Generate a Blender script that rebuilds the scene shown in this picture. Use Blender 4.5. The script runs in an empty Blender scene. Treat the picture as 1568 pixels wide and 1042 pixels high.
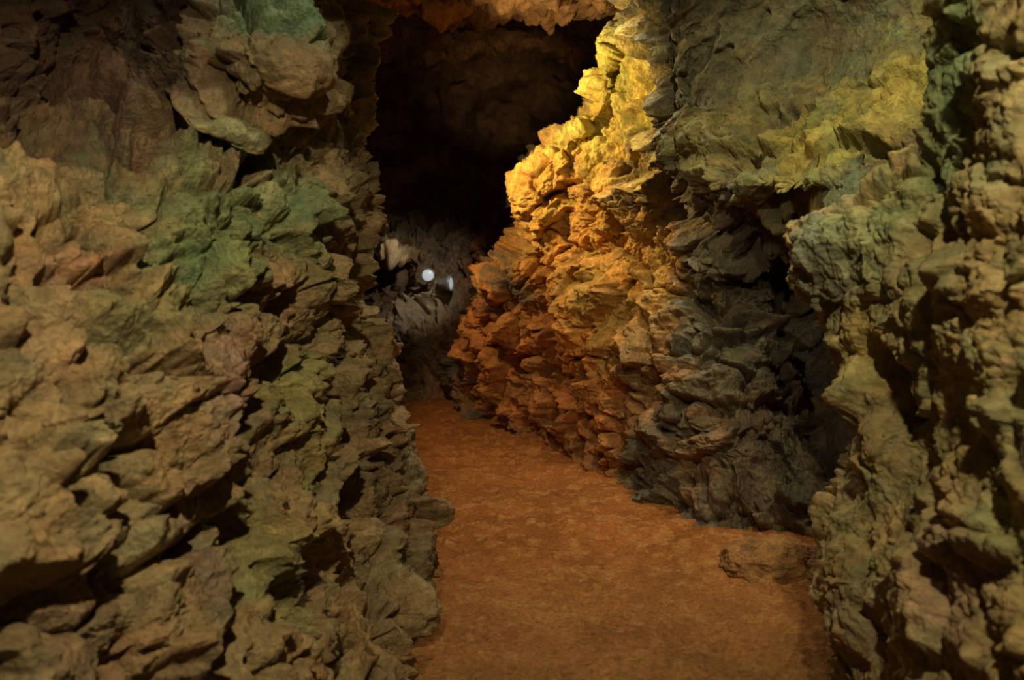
import bpy, math, numpy as np
from mathutils import Vector
sc = bpy.context.scene
try:
    sc.view_settings.view_transform = 'Standard'
    sc.view_settings.look = 'None'
    sc.view_settings.exposure = 0.2
except Exception: pass

# ------------------------------------------------ survey helper (level sight line, eye 1.6 m)
F = 1200.0
def S(a, b, d):
    return ((a-800)/F*d, d, 1.6-(b-430)/F*d)

# ------------------------------------------------ numpy noise
def hsh(ix, iy, iz, seed):
    h = (ix*374761393 + iy*668265263 + iz*2147483647 + seed*1274126177) & 0xffffffff
    h = h.astype(np.uint64)
    h = ((h ^ (h >> np.uint64(13)))*np.uint64(1274126177)) & np.uint64(0xffffffff)
    h = ((h ^ (h >> np.uint64(15)))*np.uint64(2246822519)) & np.uint64(0xffffffff)
    h = h ^ (h >> np.uint64(16))
    return h.astype(np.float64)/4294967295.0
def vnoise(p, seed=0):
    i = np.floor(p).astype(np.int64); f = p-i; f = f*f*f*(f*(f*6-15)+10)
    r = 0
    for dx in (0, 1):
        wx = f[:, 0] if dx else 1-f[:, 0]
        for dy in (0, 1):
            wy = f[:, 1] if dy else 1-f[:, 1]
            for dz in (0, 1):
                wz = f[:, 2] if dz else 1-f[:, 2]
                r = r + wx*wy*wz*hsh(i[:, 0]+dx, i[:, 1]+dy, i[:, 2]+dz, seed)
    return r*2-1
ROT = np.array([[.36, .48, -.8], [-.8, .6, 0], [.48, .64, .6]])
def fbm(p, seed=0, octv=4, gain=0.5):
    a = 1; r = 0; t = 0; q = p
    for o in range(octv):
        r = r+a*vnoise(q, seed+o); t += a; a *= gain
        q = (q@ROT.T)*2.03+17.3
    return r/t
def billow(p, seed=0, octv=4, gain=0.55):
    a = 1; r = 0; t = 0; q = p
    for o in range(octv):
        r = r+a*(np.abs(vnoise(q, seed+o))*2.4-.6); t += a; a *= gain
        q = (q@ROT.T)*2.03+11.1
    return r/t
def cells(p, seed=0):
    i = np.floor(p).astype(np.int64); n = len(p)
    b1 = np.full(n, 1e9); b2 = np.full(n, 1e9); R = np.zeros((n, 6))
    for dx in (-1, 0, 1):
        for dy in (-1, 0, 1):
            for dz in (-1, 0, 1):
                cx = i[:, 0]+dx; cy = i[:, 1]+dy; cz = i[:, 2]+dz
                ax = hsh(cx, cy, cz, seed+1); ay = hsh(cx, cy, cz, seed+2); az = hsh(cx, cy, cz, seed+3)
                e = p-np.stack([cx+ax, cy+ay, cz+az], -1)
                d = np.sqrt((e*e).sum(-1)); m = d < b1
                b2 = np.where(m, b1, np.minimum(b2, d)); b1 = np.where(m, d, b1)
                R[m, :3] = e[m]; R[m, 3] = (ax[m]*7.13) % 1; R[m, 4] = (ay[m]*9.7) % 1; R[m, 5] = (az[m]*5.9) % 1
    return R, b1, b2
def facets(p, seed=0, tilt=1.0, soft=5.0):
    R, b1, b2 = cells(p, seed)
    v = (R[:, 3]*2-1)*.55+tilt*(R[:, 0]*(R[:, 4]*2-1)+R[:, 1]*(R[:, 5]*2-1)+R[:, 2]*(((R[:, 3]+R[:, 4]*3) % 1)*2-1))
    e = b2-b1
    v = v*(0.15+0.85*np.clip(e*soft, 0, 1))
    return v, e, R[:, 5]

def catmull(P, t):
    n = P.shape[0]
    k = np.clip(np.floor(t).astype(int), 0, n-2); f = (t-k)
    g = lambda j: P[np.clip(j, 0, n-1)]
    f = f.reshape((-1,)+(1,)*(P.ndim-1))
    p0, p1, p2, p3 = g(k-1), g(k), g(k+1), g(k+2)
    return 0.5*(2*p1+(p2-p0)*f+(2*p0-5*p1+4*p2-p3)*f*f+(3*p1-p0-3*p2+p3)*f**3)
def params(counts):
    o = []
    for j, c in enumerate(counts): o.append(j+np.arange(c)/c)
    return np.concatenate(o+[[len(counts)]])

def make_mesh(name, V, nv, nu, col, mat):
    idx = np.arange(nv*nu).reshape(nv, nu)
    q = np.stack([idx[:-1, :-1], idx[:-1, 1:], idx[1:, 1:], idx[1:, :-1]], -1).reshape(-1, 4)
    me = bpy.data.meshes.new(name)
    me.vertices.add(len(V)); me.vertices.foreach_set('co', V.astype(np.float32).ravel())
    me.loops.add(q.size); me.loops.foreach_set('vertex_index', q.astype(np.int32).ravel())
    me.polygons.add(len(q))
    me.polygons.foreach_set('loop_start', (np.arange(len(q))*4).astype(np.int32))
    me.polygons.foreach_set('use_smooth', np.ones(len(q), dtype=bool))
    me.update(calc_edges=True); me.validate()
    a = me.color_attributes.new('mineral_light', 'FLOAT_COLOR', 'POINT')  # rock colour with some coloured light and shade put in
    c = np.ones((len(V), 4), np.float32); c[:, :3] = np.clip(col, 0.004, 1)
    a.data.foreach_set('color', c.ravel())
    ob = bpy.data.objects.new(name, me); sc.collection.objects.link(ob)
    me.materials.append(mat)
    return ob

def rock_disp(P, seed, amps, strata=None, fs=1.0):
    """amps: broad, big blocks, blocks, lumps, chips, knobbly ; fs: frequency scale"""
    P = P*fs
    w = np.stack([fbm(P*2.2+s*31.7, seed+s*7, 4, .6) for s in range(3)], -1)
    Q = P+w*.14
    if strata is not None: Q = Q@np.array(strata).T
    D = fbm(P*1.3, seed+40, 3)*amps[0]
    v, e, c1 = facets(Q*2.4, seed+50, .95, 8); D += v*amps[1]
    w2 = np.stack([fbm(P*10+s*13.1, seed+s*5+3, 3, .6) for s in range(3)], -1)
    Q2 = Q+w2*.035
    v, e, c2 = facets(Q2*5.2+5.1, seed+60, .95, 8); D += v*amps[2]
    D -= np.exp(-e*9)*amps[2]*.6*(c1 > .45)
    R, b1, b2 = cells(Q2*11+9.7, seed+70); c3 = R[:, 5]; e = b2-b1
    msk = np.clip(.5+1.6*fbm(P*3.1, seed+77, 2), .1, 1)
    D += ((.5-b1*b1)*.6*(.3+R[:, 4])+((R[:, 3]-.5)*.9+.75*(R[:, 0]*(R[:, 4]*2-1)+R[:, 2]*(R[:, 3]*2-1)))*np.clip(e*7, 0, 1))*amps[3]*msk
    v, e, c4 = facets((Q2+w2*.02)*27+3.7, seed+75, .7, 4); D += v*amps[4]*(1.2-msk)
    D += billow(P*5, seed+80, 6, .6)*amps[5]
    return D, (c1, c2, c3, c4)

def build(name, net, uc, vc, mat, base, seed, amps, bumps=(), grooves=(), tints=(), strata=None, smooth=(), fs=1.0):
    C = np.array([[S(*q) for q in row] for row in net])
    assert len(vc) == C.shape[0]-1 and len(uc) == C.shape[1]-1, (name, len(vc), C.shape)
    G = catmull(C, params(vc))
    G = catmull(np.swapaxes(G, 0, 1), params(uc)); G = np.swapaxes(G, 0, 1)
    nv, nu = G.shape[:2]
    du = np.gradient(G, axis=1); dv = np.gradient(G, axis=0)
    N = np.cross(dv, du); N /= (np.linalg.norm(N, axis=-1, keepdims=True)+1e-9)
    P = G.reshape(-1, 3); N = N.reshape(-1, 3)
    if np.sum(N*(np.array([0, 0, 1.6])-P)) < 0: N = -N
    px = 800+P[:, 0]/np.maximum(P[:, 1], .3)*F; py = 430-(P[:, 2]-1.6)/np.maximum(P[:, 1], .3)*F
    def find(a, b):
        k = np.argmin((px-a)**2+(py-b)**2+(P[:, 1]*3)**2); return P[k], P[k, 1]/F
    D, cs = rock_disp(P, seed, amps, strata, fs)
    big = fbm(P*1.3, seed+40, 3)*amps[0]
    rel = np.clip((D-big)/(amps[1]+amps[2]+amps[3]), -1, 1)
    for (a, b, r, k) in smooth:
        c, s = find(a, b); d = np.linalg.norm(P-c, axis=1)/(r*s); m = np.exp(-d**4); D = D*(1-m*k)+big*m*k
    wob = 1+0.45*fbm(P*6, seed+90, 4, .6)
    for (a, b, r, h) in bumps:
        c, s = find(a, b); d = np.linalg.norm(P-c, axis=1)*wob/(r*s); D += h*np.exp(-d**2*1.2)
    for (pts, wd, h) in grooves:
        cc = [find(*q) for q in pts]; s = cc[0][1]; best = np.full(len(P), 1e9)
        for (A, _), (B, _) in zip(cc[:-1], cc[1:]):
            AB = B-A; t = np.clip(((P-A)@AB)/(AB@AB+1e-9), 0, 1)
            best = np.minimum(best, np.linalg.norm(P-A-t[:, None]*AB, axis=1))
        d = best*(1+0.7*fbm(P*7, seed+95, 3))/(wd*s); D += -h*np.exp(-d**2)
    col = np.tile(np.array(base, float), (len(P), 1))
    patch = fbm(P*5*fs, seed+120, 5, .65)
    for (a, b, r, cl, st) in tints:
        c, s = find(a, b); d = np.linalg.norm(P-c, axis=1)/(r*s)*(1+.9*patch)
        w = (np.clip((1.3-d)*1.3, 0, 1)*st)[:, None]
        col = col*(1-w)+np.array(cl)*w
    col *= (0.80+0.18*cs[1]+0.16*cs[2]+0.10*cs[3])[:, None]
    col *= (1+0.30*rel)[:, None]  # dusty raised tops lighter; crevice shade partly put into the colour
    col *= (1+0.5*fbm(P*10*fs, seed+130, 5, .7))[:, None]
    hue = fbm(P*8*fs, seed+140, 5, .65)
    col[:, 0] *= 1+0.38*hue; col[:, 1] *= 1+0.05*hue; col[:, 2] *= 1-0.10*hue
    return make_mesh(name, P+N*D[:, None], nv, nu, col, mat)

# ------------------------------------------------ materials
def rock_mat(name, scale=1.0, bump=0.5, rough=0.85, spec=0.25):
    m = bpy.data.materials.new(name); m.use_nodes = True
    nt = m.node_tree; N = nt.nodes; L = nt.links
    b = N['Principled BSDF']; b.inputs['Roughness'].default_value = rough
    b.inputs['Specular IOR Level'].default_value = spec
    at = N.new('ShaderNodeAttribute'); at.attribute_name = 'mineral_light'
    tc = N.new('ShaderNodeTexCoord')
    n1 = N.new('ShaderNodeTexNoise'); n1.inputs['Scale'].default_value = 26*scale; n1.inputs['Detail'].default_value = 8; n1.inputs['Roughness'].default_value = .7
    r = N.new('ShaderNodeMapRange'); r.inputs[1].default_value = .3; r.inputs[2].default_value = .7; r.inputs[3].default_value = .55; r.inputs[4].default_value = 1.42
    mx = N.new('ShaderNodeVectorMath'); mx.operation = 'SCALE'
    L.new(tc.outputs['Object'], n1.inputs['Vector']); L.new(n1.outputs['Fac'], r.inputs[0])
    L.new(at.outputs['Color'], mx.inputs[0]); L.new(r.outputs[0], mx.inputs['Scale']); L.new(mx.outputs[0], b.inputs['Base Color'])
    n2 = N.new('ShaderNodeTexVoronoi'); n2.inputs['Scale'].default_value = 55*scale
    if 'Detail' in n2.inputs: n2.inputs['Detail'].default_value = 1.5
    b1 = N.new('ShaderNodeBump'); b1.inputs['Strength'].default_value = bump; b1.inputs['Distance'].default_value = .04
    b2 = N.new('ShaderNodeBump'); b2.inputs['Strength'].default_value = bump*.6; b2.inputs['Distance'].default_value = .012
    L.new(tc.outputs['Object'], n2.inputs['Vector'])
    L.new(n1.outputs['Fac'], b1.inputs['Height']); L.new(n2.outputs['Distance'], b2.inputs['Height'])
    L.new(b1.outputs[0], b2.inputs['Normal']); L.new(b2.outputs[0], b.inputs['Normal'])
    return m
M_rock = rock_mat('volcanic_rock', 1, .75); M_ridge = rock_mat('orange_rock', .6, .85); M_soft = rock_mat('damp_rock', .8, .6, .75, .3)
M_dirt = rock_mat('red_earth', 1.6, .6, .95, .1)

# ------------------------------------------------ left wall
def rowL(b, ds, xs=(-900, 0, 200, 400, 520), tail=None):
    return [(x, b, d) for x, d in zip(xs, ds)]+[(x, b, d) for x, d in tail]
T2 = [(470, 6.8), (430, 10)]
netL = [
 rowL(-550, (1.5, 2.6, 3.0, 3.4, 4.0), tail=[(555, 4.8)]+T2),
 rowL(-200, (1.4, 2.6, 3.0, 3.3, 4.0), tail=[(555, 4.8)]+T2),
 rowL(0, (1.3, 2.6, 3.1, 3.0, 4.0), tail=[(552, 4.7)]+T2),
 rowL(100, (1.2, 2.6, 3.1, 2.85, 3.9), (-900, 0, 200, 440, 510), [(550, 4.6)]+T2),
 rowL(200, (1.2, 2.45, 2.85, 3.1, 3.7), tail=[(560, 4.5)]+T2),
 rowL(300, (1.15, 2.2, 2.5, 2.95, 3.5), tail=[(582, 4.3)]+T2),
 rowL(400, (1.1, 2.05, 2.4, 2.85, 3.4), tail=[(586, 4.3)]+T2),
 rowL(500, (1.1, 1.95, 2.3, 2.8, 3.4), tail=[(596, 4.25)]+T2),
 rowL(600, (1.05, 1.85, 2.2, 2.7, 3.3), tail=[(612, 4.2)]+T2),
 rowL(700, (1.0, 1.8, 2.12, 2.6, 3.2), tail=[(635, 4.2)]+T2),
 rowL(800, (1.0, 1.7, 2.05, 2.5, 3.05), tail=[(645, 4.15)]+T2),
 rowL(900, (.95, 1.65, 1.95, 2.4, 2.95), tail=[(638, 3.9)]+T2),
 rowL(1063, (.9, 1.6, 1.85, 2.2, 2.65), tail=[(612, 3.2)]+T2),
 rowL(1700, (.8, 1.5, 1.75, 2.1, 2.5), tail=[(610, 3.0)]+T2),
]
G = (0.20, 0.265, 0.11)
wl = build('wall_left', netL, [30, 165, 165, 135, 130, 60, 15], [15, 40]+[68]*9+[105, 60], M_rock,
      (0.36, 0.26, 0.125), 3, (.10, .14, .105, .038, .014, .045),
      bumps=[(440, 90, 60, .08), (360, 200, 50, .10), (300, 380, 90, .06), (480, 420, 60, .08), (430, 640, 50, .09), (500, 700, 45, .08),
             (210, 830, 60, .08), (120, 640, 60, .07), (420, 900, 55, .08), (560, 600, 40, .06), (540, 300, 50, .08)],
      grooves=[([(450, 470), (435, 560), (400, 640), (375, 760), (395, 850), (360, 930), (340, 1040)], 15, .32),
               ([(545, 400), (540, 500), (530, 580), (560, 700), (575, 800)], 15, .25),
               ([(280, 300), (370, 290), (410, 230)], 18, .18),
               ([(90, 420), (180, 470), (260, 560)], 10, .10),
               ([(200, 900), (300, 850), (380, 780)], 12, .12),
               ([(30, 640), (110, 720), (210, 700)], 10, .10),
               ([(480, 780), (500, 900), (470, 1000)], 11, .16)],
      tints=[(80, 40, 330, (.14, .085, .055), 1), (540, 120, 120, (.18, .13, .08), .85), (310, 370, 120, G, .9), (450, 340, 90, G, .7), (430, 30, 80, (.27, .36, .19), .9),  # first tint: dimness of the unlit upper left painted in
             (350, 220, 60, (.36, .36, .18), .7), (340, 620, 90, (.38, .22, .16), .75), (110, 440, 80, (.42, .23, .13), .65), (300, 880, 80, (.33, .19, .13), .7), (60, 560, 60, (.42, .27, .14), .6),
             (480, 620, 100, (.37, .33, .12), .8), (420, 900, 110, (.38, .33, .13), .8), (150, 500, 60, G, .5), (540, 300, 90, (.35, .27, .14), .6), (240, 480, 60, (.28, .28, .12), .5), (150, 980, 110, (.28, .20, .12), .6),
             (625, 700, 80, (.20, .13, .065), .8), (640, 850, 70, (.20, .13, .065), .8)])  # edge tints: shade of the side turned from the lamp, painted in

# ------------------------------------------------ right wall (ridge + grey wall)
def rowR(b, pts): return [(x, b, d) for x, d in pts]
netR = [
 rowR(-450, [(975, 9.5), (975, 6.2), (985, 6.0), (1000, 5.7), (1015, 5.1), (1150, 4.6), (1300, 4.0), (1450, 3.4), (1850, 2.8)]),
 rowR(-150, [(995, 9.5), (995, 6.3), (1000, 6.1), (1006, 5.8), (1012, 5.1), (1150, 4.8), (1300, 4.2), (1450, 3.6), (1850, 2.9)]),
 rowR(0, [(990, 9.5), (992, 6.4), (997, 6.2), (1004, 5.9), (1012, 5.1), (1150, 4.9), (1300, 4.5), (1450, 4.0), (1850, 2.9)]),
 rowR(50, [(985, 9.5), (975, 6.4), (986, 6.2), (1000, 5.95), (1016, 5.1), (1150, 4.95), (1300, 4.6), (1450, 4.0), (1850, 2.9)]),
 rowR(110, [(965, 9.5), (945, 6.5), (965, 6.25), (990, 5.98), (1020, 5.15), (1150, 4.95), (1300, 4.5), (1450, 3.75), (1850, 2.9)]),
 rowR(180, [(945, 9.5), (925, 6.6), (952, 6.3), (985, 6.0), (1030, 5.25), (1150, 4.85), (1300, 4.2), (1450, 3.45), (1850, 2.8)]),
 rowR(230, [(880, 10), (862, 6.75), (915, 6.35), (980, 6.0), (1042, 5.35), (1150, 4.6), (1300, 3.9), (1450, 3.3), (1850, 2.8)]),
 rowR(290, [(830, 10), (808, 6.95), (880, 6.45), (970, 6.0), (1055, 5.5), (1150, 4.4), (1300, 3.65), (1450, 3.3), (1850, 2.8)]),
 rowR(340, [(830, 10.5), (812, 7.1), (885, 6.5), (970, 6.0), (1062, 5.6), (1150, 4.9), (1300, 4.0), (1450, 3.8), (1850, 3.0)]),
 rowR(400, [(815, 10.5), (792, 7.3), (875, 6.6), (970, 6.0), (1068, 5.6), (1155, 5.2), (1300, 5.0), (1450, 4.5), (1850, 3.2)]),
 rowR(470, [(765, 11), (746, 7.8), (850, 6.8), (960, 6.05), (1070, 5.55), (1160, 5.3), (1300, 5.3), (1450, 4.9), (1850, 3.3)]),
 rowR(560, [(725, 11), (714, 8.5), (830, 7.1), (950, 6.1), (1070, 5.4), (1170, 5.15), (1300, 5.2), (1450, 5.0), (1850, 3.3)]),
 rowR(640, [(710, 11), (716, 8.8), (820, 7.25), (940, 6.15), (1070, 5.3), (1170, 5.0), (1300, 5.0), (1450, 4.8), (1850, 3.3)]),
 rowR(720, [(710, 11), (730, 8.8), (830, 7.2), (940, 6.15), (1070, 5.2), (1180, 4.9), (1300, 4.75), (1450, 4.5), (1850, 3.3)]),
 rowR(820, [(710, 11), (740, 8.8), (850, 7.2), (960, 6.05), (1070, 4.95), (1180, 4.72), (1300, 4.5), (1450, 4.3), (1850, 3.3)]),
 rowR(1000, [(710, 11), (740, 8.8), (850, 7.2), (960, 6.0), (1080, 4.9), (1180, 4.6), (1300, 4.4), (1450, 4.2), (1850, 3.3)]),
]
c, s_ = math.cos(math.radians(32)), math.sin(math.radians(32))
strR = [[c*.9, 0, s_*.9], [0, .9, 0], [-s_*1.05, 0, c*1.05]]
OR = (.52, .215, .055)
SHADE = (.15, .125, .08)  # painted shade beside the ridge, as if its lamp were blocked
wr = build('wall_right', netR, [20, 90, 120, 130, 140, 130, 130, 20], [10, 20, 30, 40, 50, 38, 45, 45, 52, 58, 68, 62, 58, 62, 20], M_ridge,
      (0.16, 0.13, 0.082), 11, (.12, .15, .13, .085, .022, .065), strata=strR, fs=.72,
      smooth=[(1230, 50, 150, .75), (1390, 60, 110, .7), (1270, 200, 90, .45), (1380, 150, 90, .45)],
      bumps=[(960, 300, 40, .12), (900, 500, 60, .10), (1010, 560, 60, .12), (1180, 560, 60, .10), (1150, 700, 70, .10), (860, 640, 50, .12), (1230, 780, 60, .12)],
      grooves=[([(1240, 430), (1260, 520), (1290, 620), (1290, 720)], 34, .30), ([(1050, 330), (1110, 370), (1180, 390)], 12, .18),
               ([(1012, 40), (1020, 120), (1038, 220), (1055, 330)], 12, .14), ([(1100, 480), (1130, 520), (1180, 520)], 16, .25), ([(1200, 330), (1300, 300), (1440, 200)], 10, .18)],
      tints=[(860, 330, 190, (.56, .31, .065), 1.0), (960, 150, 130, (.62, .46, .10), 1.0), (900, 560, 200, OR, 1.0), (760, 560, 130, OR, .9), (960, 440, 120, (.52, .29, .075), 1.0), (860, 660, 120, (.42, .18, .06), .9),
             (1010, 620, 60, (.34, .20, .09), .7), (1040, 520, 50, (.38, .24, .10), .5), (1080, 60, 60, SHADE, .9), (1085, 150, 50, SHADE, .9), (1085, 250, 40, SHADE, .9), (1100, 360, 50, SHADE, .8), (1110, 470, 40, SHADE, .8),
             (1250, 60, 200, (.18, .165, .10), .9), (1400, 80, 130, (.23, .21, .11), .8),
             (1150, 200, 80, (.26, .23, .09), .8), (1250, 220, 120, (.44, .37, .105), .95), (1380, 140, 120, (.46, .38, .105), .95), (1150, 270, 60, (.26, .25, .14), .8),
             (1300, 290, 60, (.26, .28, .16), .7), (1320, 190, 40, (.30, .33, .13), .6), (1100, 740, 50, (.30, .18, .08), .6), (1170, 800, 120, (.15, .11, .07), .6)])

# ------------------------------------------------ near right buttress
netB = [rowR(b, p) for b, p in [
 (-450, [(1640, 3.8), (1530, 2.7), (1570, 2.35), (1640, 2.0), (2100, 1.4)]),
 (-100, [(1600, 3.7), (1505, 2.6), (1550, 2.3), (1620, 1.95), (2100, 1.4)]),
 (0, [(1580, 3.7), (1498, 2.6), (1550, 2.25), (1610, 1.9), (2100, 1.4)]),
 (120, [(1570, 3.7), (1480, 2.6), (1535, 2.25), (1610, 1.9), (2100, 1.4)]),
 (220, [(1540, 3.7), (1450, 2.7), (1520, 2.3), (1610, 1.9), (2100, 1.4)]),
 (290, [(1500, 3.9), (1360, 2.95), (1480, 2.4), (1600, 1.9), (2100, 1.35)]),
 (350, [(1440, 4.0), (1250, 3.2), (1430, 2.5), (1590, 1.9), (2100, 1.35)]),
 (420, [(1420, 4.0), (1230, 3.25), (1420, 2.5), (1580, 1.9), (2100, 1.35)]),
 (500, [(1430, 3.9), (1262, 3.15), (1430, 2.5), (1580, 1.9), (2100, 1.3)]),
 (580, [(1450, 3.9), (1306, 3.0), (1430, 2.5), (1580, 1.85), (2100, 1.3)]),
 (660, [(1460, 3.8), (1334, 2.85), (1440, 2.45), (1580, 1.85), (2100, 1.3)]),
 (730, [(1450, 3.8), (1325, 2.85), (1430, 2.45), (1580, 1.8), (2100, 1.25)]),
 (800, [(1430, 3.8), (1297, 2.9), (1410, 2.45), (1570, 1.8), (2100, 1.25)]),
 (900, [(1420, 3.8), (1292, 2.9), (1400, 2.4), (1570, 1.75), (2100, 1.2)]),
 (1063, [(1420, 3.8), (1300, 2.85), (1390, 2.35), (1560, 1.7), (2100, 1.2)]),
 (1700, [(1420, 3.8), (1310, 2.7), (1390, 2.2), (1560, 1.65), (2100, 1.2)])]]
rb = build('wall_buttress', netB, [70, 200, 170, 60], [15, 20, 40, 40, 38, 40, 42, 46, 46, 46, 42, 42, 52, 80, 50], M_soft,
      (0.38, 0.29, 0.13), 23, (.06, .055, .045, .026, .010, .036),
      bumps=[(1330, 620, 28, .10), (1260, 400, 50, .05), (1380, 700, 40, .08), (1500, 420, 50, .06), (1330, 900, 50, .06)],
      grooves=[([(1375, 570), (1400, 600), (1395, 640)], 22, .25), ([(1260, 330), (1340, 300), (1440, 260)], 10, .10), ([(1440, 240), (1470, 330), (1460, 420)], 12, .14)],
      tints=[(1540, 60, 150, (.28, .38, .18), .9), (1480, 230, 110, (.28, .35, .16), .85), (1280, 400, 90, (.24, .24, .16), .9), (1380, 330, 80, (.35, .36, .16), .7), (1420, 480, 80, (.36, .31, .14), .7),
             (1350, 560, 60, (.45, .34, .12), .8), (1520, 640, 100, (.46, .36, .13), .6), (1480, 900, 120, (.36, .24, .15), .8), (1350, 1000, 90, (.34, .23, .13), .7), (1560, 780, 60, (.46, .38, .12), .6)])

# ------------------------------------------------ back rocks
netP = [rowR(b, p) for b, p in [
 (335, [(430, 13), (560, 12.8), (600, 12.8), (660, 12.8), (720, 12.6), (780, 12), (860, 12), (960, 12)]),
 (365, [(430, 12.6), (560, 12), (600, 11.6), (660, 11.6), (720, 11.4), (780, 10.6), (860, 11), (960, 11)]),
 (395, [(430, 12.6), (560, 11.5), (600, 11.0), (660, 11.2), (720, 11.1), (780, 10.5), (860, 11), (960, 11)]),
 (430, [(430, 12.6), (560, 12), (600, 11.9), (672, 10.75), (720, 10.9), (780, 10.4), (860, 11), (960, 11)]),
 (475, [(430, 12.6), (560, 11.9), (600, 11.6), (672, 10.4), (720, 10.2), (780, 10.2), (860, 10.5), (960, 11)]),
 (520, [(430, 12), (560, 11), (600, 10.5), (660, 9.9), (720, 10.0), (780, 10.0), (860, 10.5), (960, 11)]),
 (570, [(430, 11.5), (560, 10.2), (600, 9.9), (660, 9.7), (720, 9.7), (780, 9.8), (860, 10), (960, 11)]),
 (630, [(430, 11.3), (560, 9.8), (600, 9.5), (660, 9.3), (720, 9.3), (780, 9.4), (860, 9.8), (960, 11)]),
 (740, [(430, 11), (560, 9.5), (600, 9.3), (660, 9.1), (720, 9.1), (780, 9.2), (860, 9.6), (960, 11)])]]
M_far = rock_mat('grey_rock', .45, .6)
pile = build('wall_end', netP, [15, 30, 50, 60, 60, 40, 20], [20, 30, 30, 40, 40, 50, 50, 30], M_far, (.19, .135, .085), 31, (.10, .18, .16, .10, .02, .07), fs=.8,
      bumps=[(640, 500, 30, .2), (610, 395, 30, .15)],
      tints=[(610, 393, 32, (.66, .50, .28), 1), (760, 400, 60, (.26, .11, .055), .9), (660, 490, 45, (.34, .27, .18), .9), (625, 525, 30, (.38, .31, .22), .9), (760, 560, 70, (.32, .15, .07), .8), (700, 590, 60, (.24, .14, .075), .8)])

# ------------------------------------------------ back wall + ceiling
def plane_net(name, pts, nu, nv, mat, base, seed, amps, ref, fs=1.0):
    C = np.array(pts, float); R, K = C.shape[:2]
    Gd = catmull(C, np.linspace(0, R-1, nv)); Gd = np.swapaxes(catmull(np.swapaxes(Gd, 0, 1), np.linspace(0, K-1, nu)), 0, 1)
    du = np.gradient(Gd, axis=1); dv = np.gradient(Gd, axis=0); N = np.cross(dv, du); N /= np.linalg.norm(N, axis=-1, keepdims=True)+1e-9
    P = Gd.reshape(-1, 3); N = N.reshape(-1, 3)
    if np.sum(N*(np.array(ref)-P)) < 0: N = -N
    D, cs = rock_disp(P, seed, amps, None, fs)
    col = np.tile(np.array(base, float), (len(P), 1))
    col *= (.6+.5*cs[1]+.2*cs[2])[:, None]*(1+.8*fbm(P*3, seed+9, 4))[:, None]
    return make_mesh(name, P+N*D[:, None], nv, nu, col, mat)
plane_net('wall_back', [[(x, 13.2+.25*abs(x), z) for x in (-6, -3, 0, 3, 6)] for z in (7.5, 5, 3, 1, -.5)], 220, 200, M_far, (.20, .12, .06), 41, (.5, .15, .1, .04, .01, .12), (0, 0, 2), .5)
zc = [(-1.5, 4.6), (1, 4.6), (3, 4.5), (5, 4.45), (6.3, 4.40), (7.3, 4.16), (8.0, 4.25), (8.6, 4.75), (10, 5.3), (14, 5.4)]
plane_net('ceiling', [[(x, y, z+.04*abs(x)) for x in (-6, -3, -1, 1, 3, 6)] for y, z in zc], 400, 460, M_ridge, (.42, .22, .08), 47, (.14, .14, .10, .035, 0, .09), (0, 4, 2), .7)

# ------------------------------------------------ floor
xs = np.concatenate([np.linspace(-5, -1.4, 60)[:-1], np.linspace(-1.4, 2.6, 460), np.linspace(2.6, 5, 40)[1:]])
ys = np.concatenate([np.linspace(-2, 2.5, 40)[:-1], 2.5*np.exp(np.linspace(0, math.log(14/2.5), 620))])
X, Y = np.meshgrid(xs, ys); P = np.stack([X.ravel(), Y.ravel(), np.zeros(X.size)], -1)
z = .045*fbm(P*1.2, 200, 3)+.022*fbm(P*7, 210, 5, .6)
v, e, cid = facets(P*np.array([11, 11, 1])+.3, 220)
clod = np.clip(e*1.6, 0, 1)*(cid > .65)*.020
v2, e2, cid2 = facets(P*np.array([30, 30, 1])+.7, 230)
clod2 = np.clip(e2*1.5, 0, 1)*(cid2 > .6)*.010
z = z+clod+clod2
bank = lambda cx, cy, r, h: h*np.exp(-(((P[:, 0]-cx)/r)**2+((P[:, 1]-cy)/r)**2))
z += bank(-.75, 4.2, .35, .12)+bank(1.35, 4.35, .45, .10)+bank(.5, 7.6, .5, .08)+bank(-.4, 9.2, .8, .12)+bank(1.5, 3.2, .4, .10)
P[:, 2] = z
col = np.tile(np.array([.38, .140, .040]), (len(P), 1))
mot = fbm(P*np.array([5, 5, 1]), 240, 5, .6)
col *= (1+.4*mot)[:, None]
sp = (np.clip((fbm(P*np.array([16, 16, 1]), 250, 3)-.10)*5, 0, 1)*.55)[:, None]
col = col*(1-sp)+np.array([.56, .27, .09])*sp
near = np.clip((4.6-P[:, 1])/2, 0, 1)[:, None]*.7
col = col*(1-near)+np.array([.33, .185, .075])*(1+.3*mot)[:, None]*near
make_mesh('floor', P, len(ys), len(xs), col, M_dirt)

# ------------------------------------------------ boulders (low, half sunk)
def boulder(name, loc, size, seed, base, rot=0):
    nu, nv = 160, 100
    th, ph = np.meshgrid(np.linspace(0, 2*np.pi, nu), np.linspace(0.001, np.pi-.001, nv))
    U = np.stack([np.sin(ph)*np.cos(th), np.sin(ph)*np.sin(th), np.cos(ph)], -1).reshape(-1, 3)
    n1, e1, _ = facets(U*1.6+seed, seed); n2, e2, c2 = facets(U*4+seed, seed+9)
    r = 1+.16*n1+.07*n2+.06*fbm(U*6, seed, 3)
    V = U*r[:, None]*np.array(size)
    cr_, sr = math.cos(rot), math.sin(rot)
    V = np.stack([V[:, 0]*cr_-V[:, 1]*sr, V[:, 0]*sr+V[:, 1]*cr_, V[:, 2]], -1)
    col = np.array(base)*(.75+.5*c2)[:, None]
    ob = make_mesh(name, V, nv, nu, col, M_rock); ob.location = loc
    return ob
boulder('boulder', (1.38, 4.08, .06), (.29, .22, .13), 5, (.36, .18, .065), .3)
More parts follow.
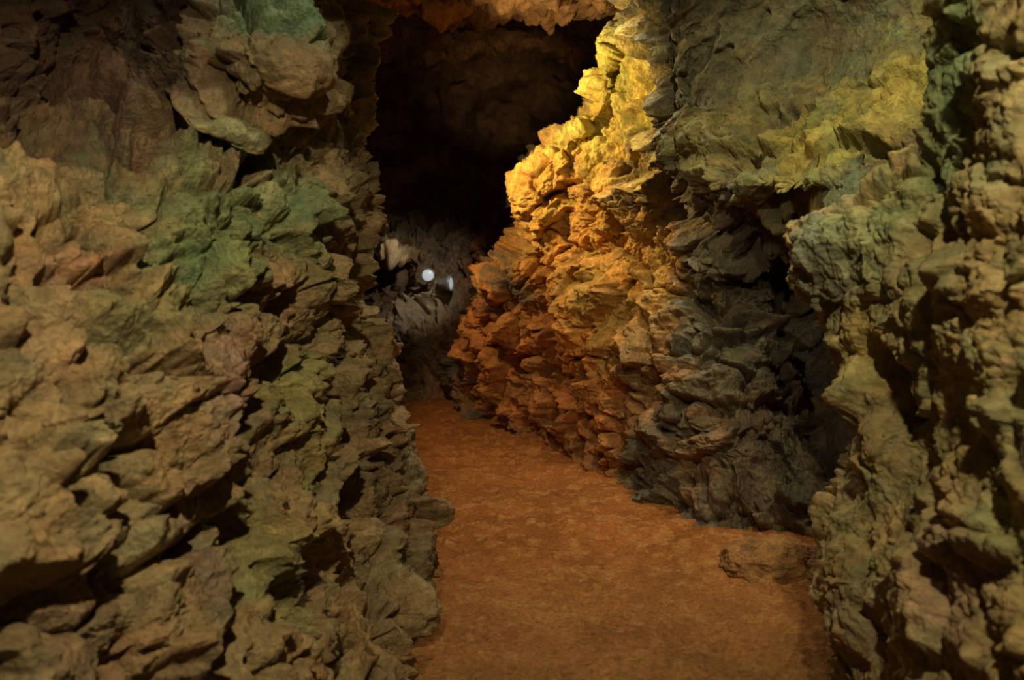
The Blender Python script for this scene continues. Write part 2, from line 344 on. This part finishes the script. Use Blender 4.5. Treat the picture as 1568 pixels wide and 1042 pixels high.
boulder('boulder', (1.60, 4.0, .04), (.16, .16, .10), 8, (.28, .15, .07))

# ------------------------------------------------ lamp fittings
def pmat(name, colr, rough=.5, metal=0, em=None, es=0):
    m = bpy.data.materials.new(name); m.use_nodes = True; nt = m.node_tree; b = nt.nodes['Principled BSDF']
    n = nt.nodes.new('ShaderNodeTexNoise'); n.inputs['Scale'].default_value = 30
    rp = nt.nodes.new('ShaderNodeValToRGB'); rp.color_ramp.elements[0].color = [k*.75 for k in colr]+[1]; rp.color_ramp.elements[1].color = list(colr)+[1]
    nt.links.new(n.outputs['Fac'], rp.inputs[0]); nt.links.new(rp.outputs[0], b.inputs['Base Color'])
    b.inputs['Roughness'].default_value = rough; b.inputs['Metallic'].default_value = metal
    if em: b.inputs['Emission Color'].default_value = (*em, 1); b.inputs['Emission Strength'].default_value = es
    return m
M_case = pmat('lamp_housing_paint', (.30, .31, .31), .45, .3)
M_lens = pmat('lamp_glass', (.5, .56, .60), .3, 0, (.78, .9, 1.0), .30)
def lathe(name, prof, mat, parent, n=40):
    vs = []; fs = []
    for (r, y) in prof:
        for k in range(n):
            a = 2*math.pi*k/n; vs.append((r*math.cos(a), y, r*math.sin(a)))
    for i in range(len(prof)-1):
        for k in range(n):
            fs.append((i*n+k, i*n+(k+1) % n, (i+1)*n+(k+1) % n, (i+1)*n+k))
    me = bpy.data.meshes.new(name); me.from_pydata(vs, [], fs); me.update()
    for p in me.polygons: p.use_smooth = True
    me.materials.append(mat); o = bpy.data.objects.new(name, me); sc.collection.objects.link(o); o.parent = parent
    return o
def yoke(parent, R, arm):
    cu = bpy.data.curves.new('bracket', 'CURVE'); cu.dimensions = '3D'; cu.bevel_depth = .010; cu.bevel_resolution = 3
    sp = cu.splines.new('POLY'); pts = [(-R, .05, 0), (-R*.9, .17, 0), (0, .20, 0), (R*.9, .17, 0), (R, .05, 0)]
    sp.points.add(len(pts)-1)
    for q, p in zip(sp.points, pts): q.co = (*p, 1)
    sp2 = cu.splines.new('POLY'); sp2.points.add(1); sp2.points[0].co = (0, .19, 0, 1); sp2.points[1].co = (*arm, 1)
    cu.materials.append(M_case); o = bpy.data.objects.new('bracket', cu); sc.collection.objects.link(o); o.parent = parent
def flood(loc, R, rotz, lens, arm):
    e = bpy.data.objects.new('cave_floodlight', None); sc.collection.objects.link(e); e.location = loc; e.rotation_euler = (0, 0, rotz)
    lathe('housing', [(0.001, .16), (R*.45, .16), (R*.6, .13), (R*.95, .03), (R*1.08, .02), (R*1.1, -.02), (R*.98, -.025), (R*.95, 0)], M_case, e)
    lathe('lens', [(R*.96, 0), (R*.8, -.012), (R*.4, -.022), (0.001, -.025)], lens, e)
    yoke(e, R*1.12, arm)
flood(S(669, 430, 10.15), .080, 0.0, M_lens, (0, .75, -.12))
flood(S(703, 443, 10.15), .100, 1.32, M_lens, (.55, .35, -.15))

# ------------------------------------------------ lights
def spot(name, loc, tgt, W, colr, ang=60, blend=.8, rad=.08):
    l = bpy.data.lights.new(name, 'SPOT'); l.energy = W; l.color = colr; l.spot_size = math.radians(ang); l.spot_blend = blend; l.shadow_soft_size = rad
    o = bpy.data.objects.new(name, l); sc.collection.objects.link(o); o.location = loc
    o.rotation_euler = (Vector(tgt)-Vector(loc)).to_track_quat('-Z', 'Y').to_euler(); return o
warm = (1, .84, .52)
spot('lamp_left', (-.35, .5, 2.75), (-1.2, 2.6, 1.05), 150, warm, 80, .9, .04)
spot('lamp_outcrop', (.2, 1.9, 3.9), S(430, 60, 2.95), 60, (.98, .95, .68), 32, .9)
spot('lamp_ridge', S(535, 120, 5.7), S(935, 200, 6.4), 320, (1, .77, .34), 85, .8, .05)
spot('fill_slope', (-1.3, 6.5, 2.7), (.1, 7.6, .9), 80, (1, .68, .34), 90, .8, .05)  # added unseen spot, brightens the lower ridge slope
spot('lamp_ceiling', (-.3, 6.0, 2.9), (.7, 7.1, 4.4), 90, (1, .78, .45), 70, .9)
spot('lamp_recess', (.2, 9.8, 3.2), (-.1, 12.8, 4.8), 45, (1, .7, .4), 45, 1)
spot('lamp_ledge', (.9, 2.4, 3.9), S(1290, 180, 3.9), 185, (1, .88, .5), 90, .9, .05)
spot('lamp_floor', (.5, 5.4, 4.0), (.3, 4.6, 0), 195, (1, .84, .58), 80, .9, .15)
spot('lamp_buttress', (.6, .5, 3.0), (1.35, 2.3, 1.1), 130, (1, .88, .53), 75, .9, .05)
spot('fill_mid', (-.1, 2.2, 2.9), S(1120, 600, 5.2), 60, (1, .85, .6), 50, .9, .05)  # unseen fill spot on the grey middle wall
spot('lamp_back', (-.5, 8.6, 2.6), S(625, 440, 10.8), 75, (1, .86, .66), 60, .9, .04)
w = bpy.data.worlds.new('cave_air'); sc.world = w; w.use_nodes = True
w.node_tree.nodes['Background'].inputs[0].default_value = (1, .76, .5, 1); w.node_tree.nodes['Background'].inputs[1].default_value = .035

# ------------------------------------------------ camera
cd = bpy.data.cameras.new('camera'); cd.sensor_width = 36; cd.lens = 27; cd.shift_y = -101.5/1600
cd.dof.use_dof = True; cd.dof.focus_distance = 4.8; cd.dof.aperture_fstop = 2.0
co = bpy.data.objects.new('camera', cd); sc.collection.objects.link(co); co.location = (0, 0, 1.6); co.rotation_euler = (math.radians(90), 0, 0)
sc.camera = co
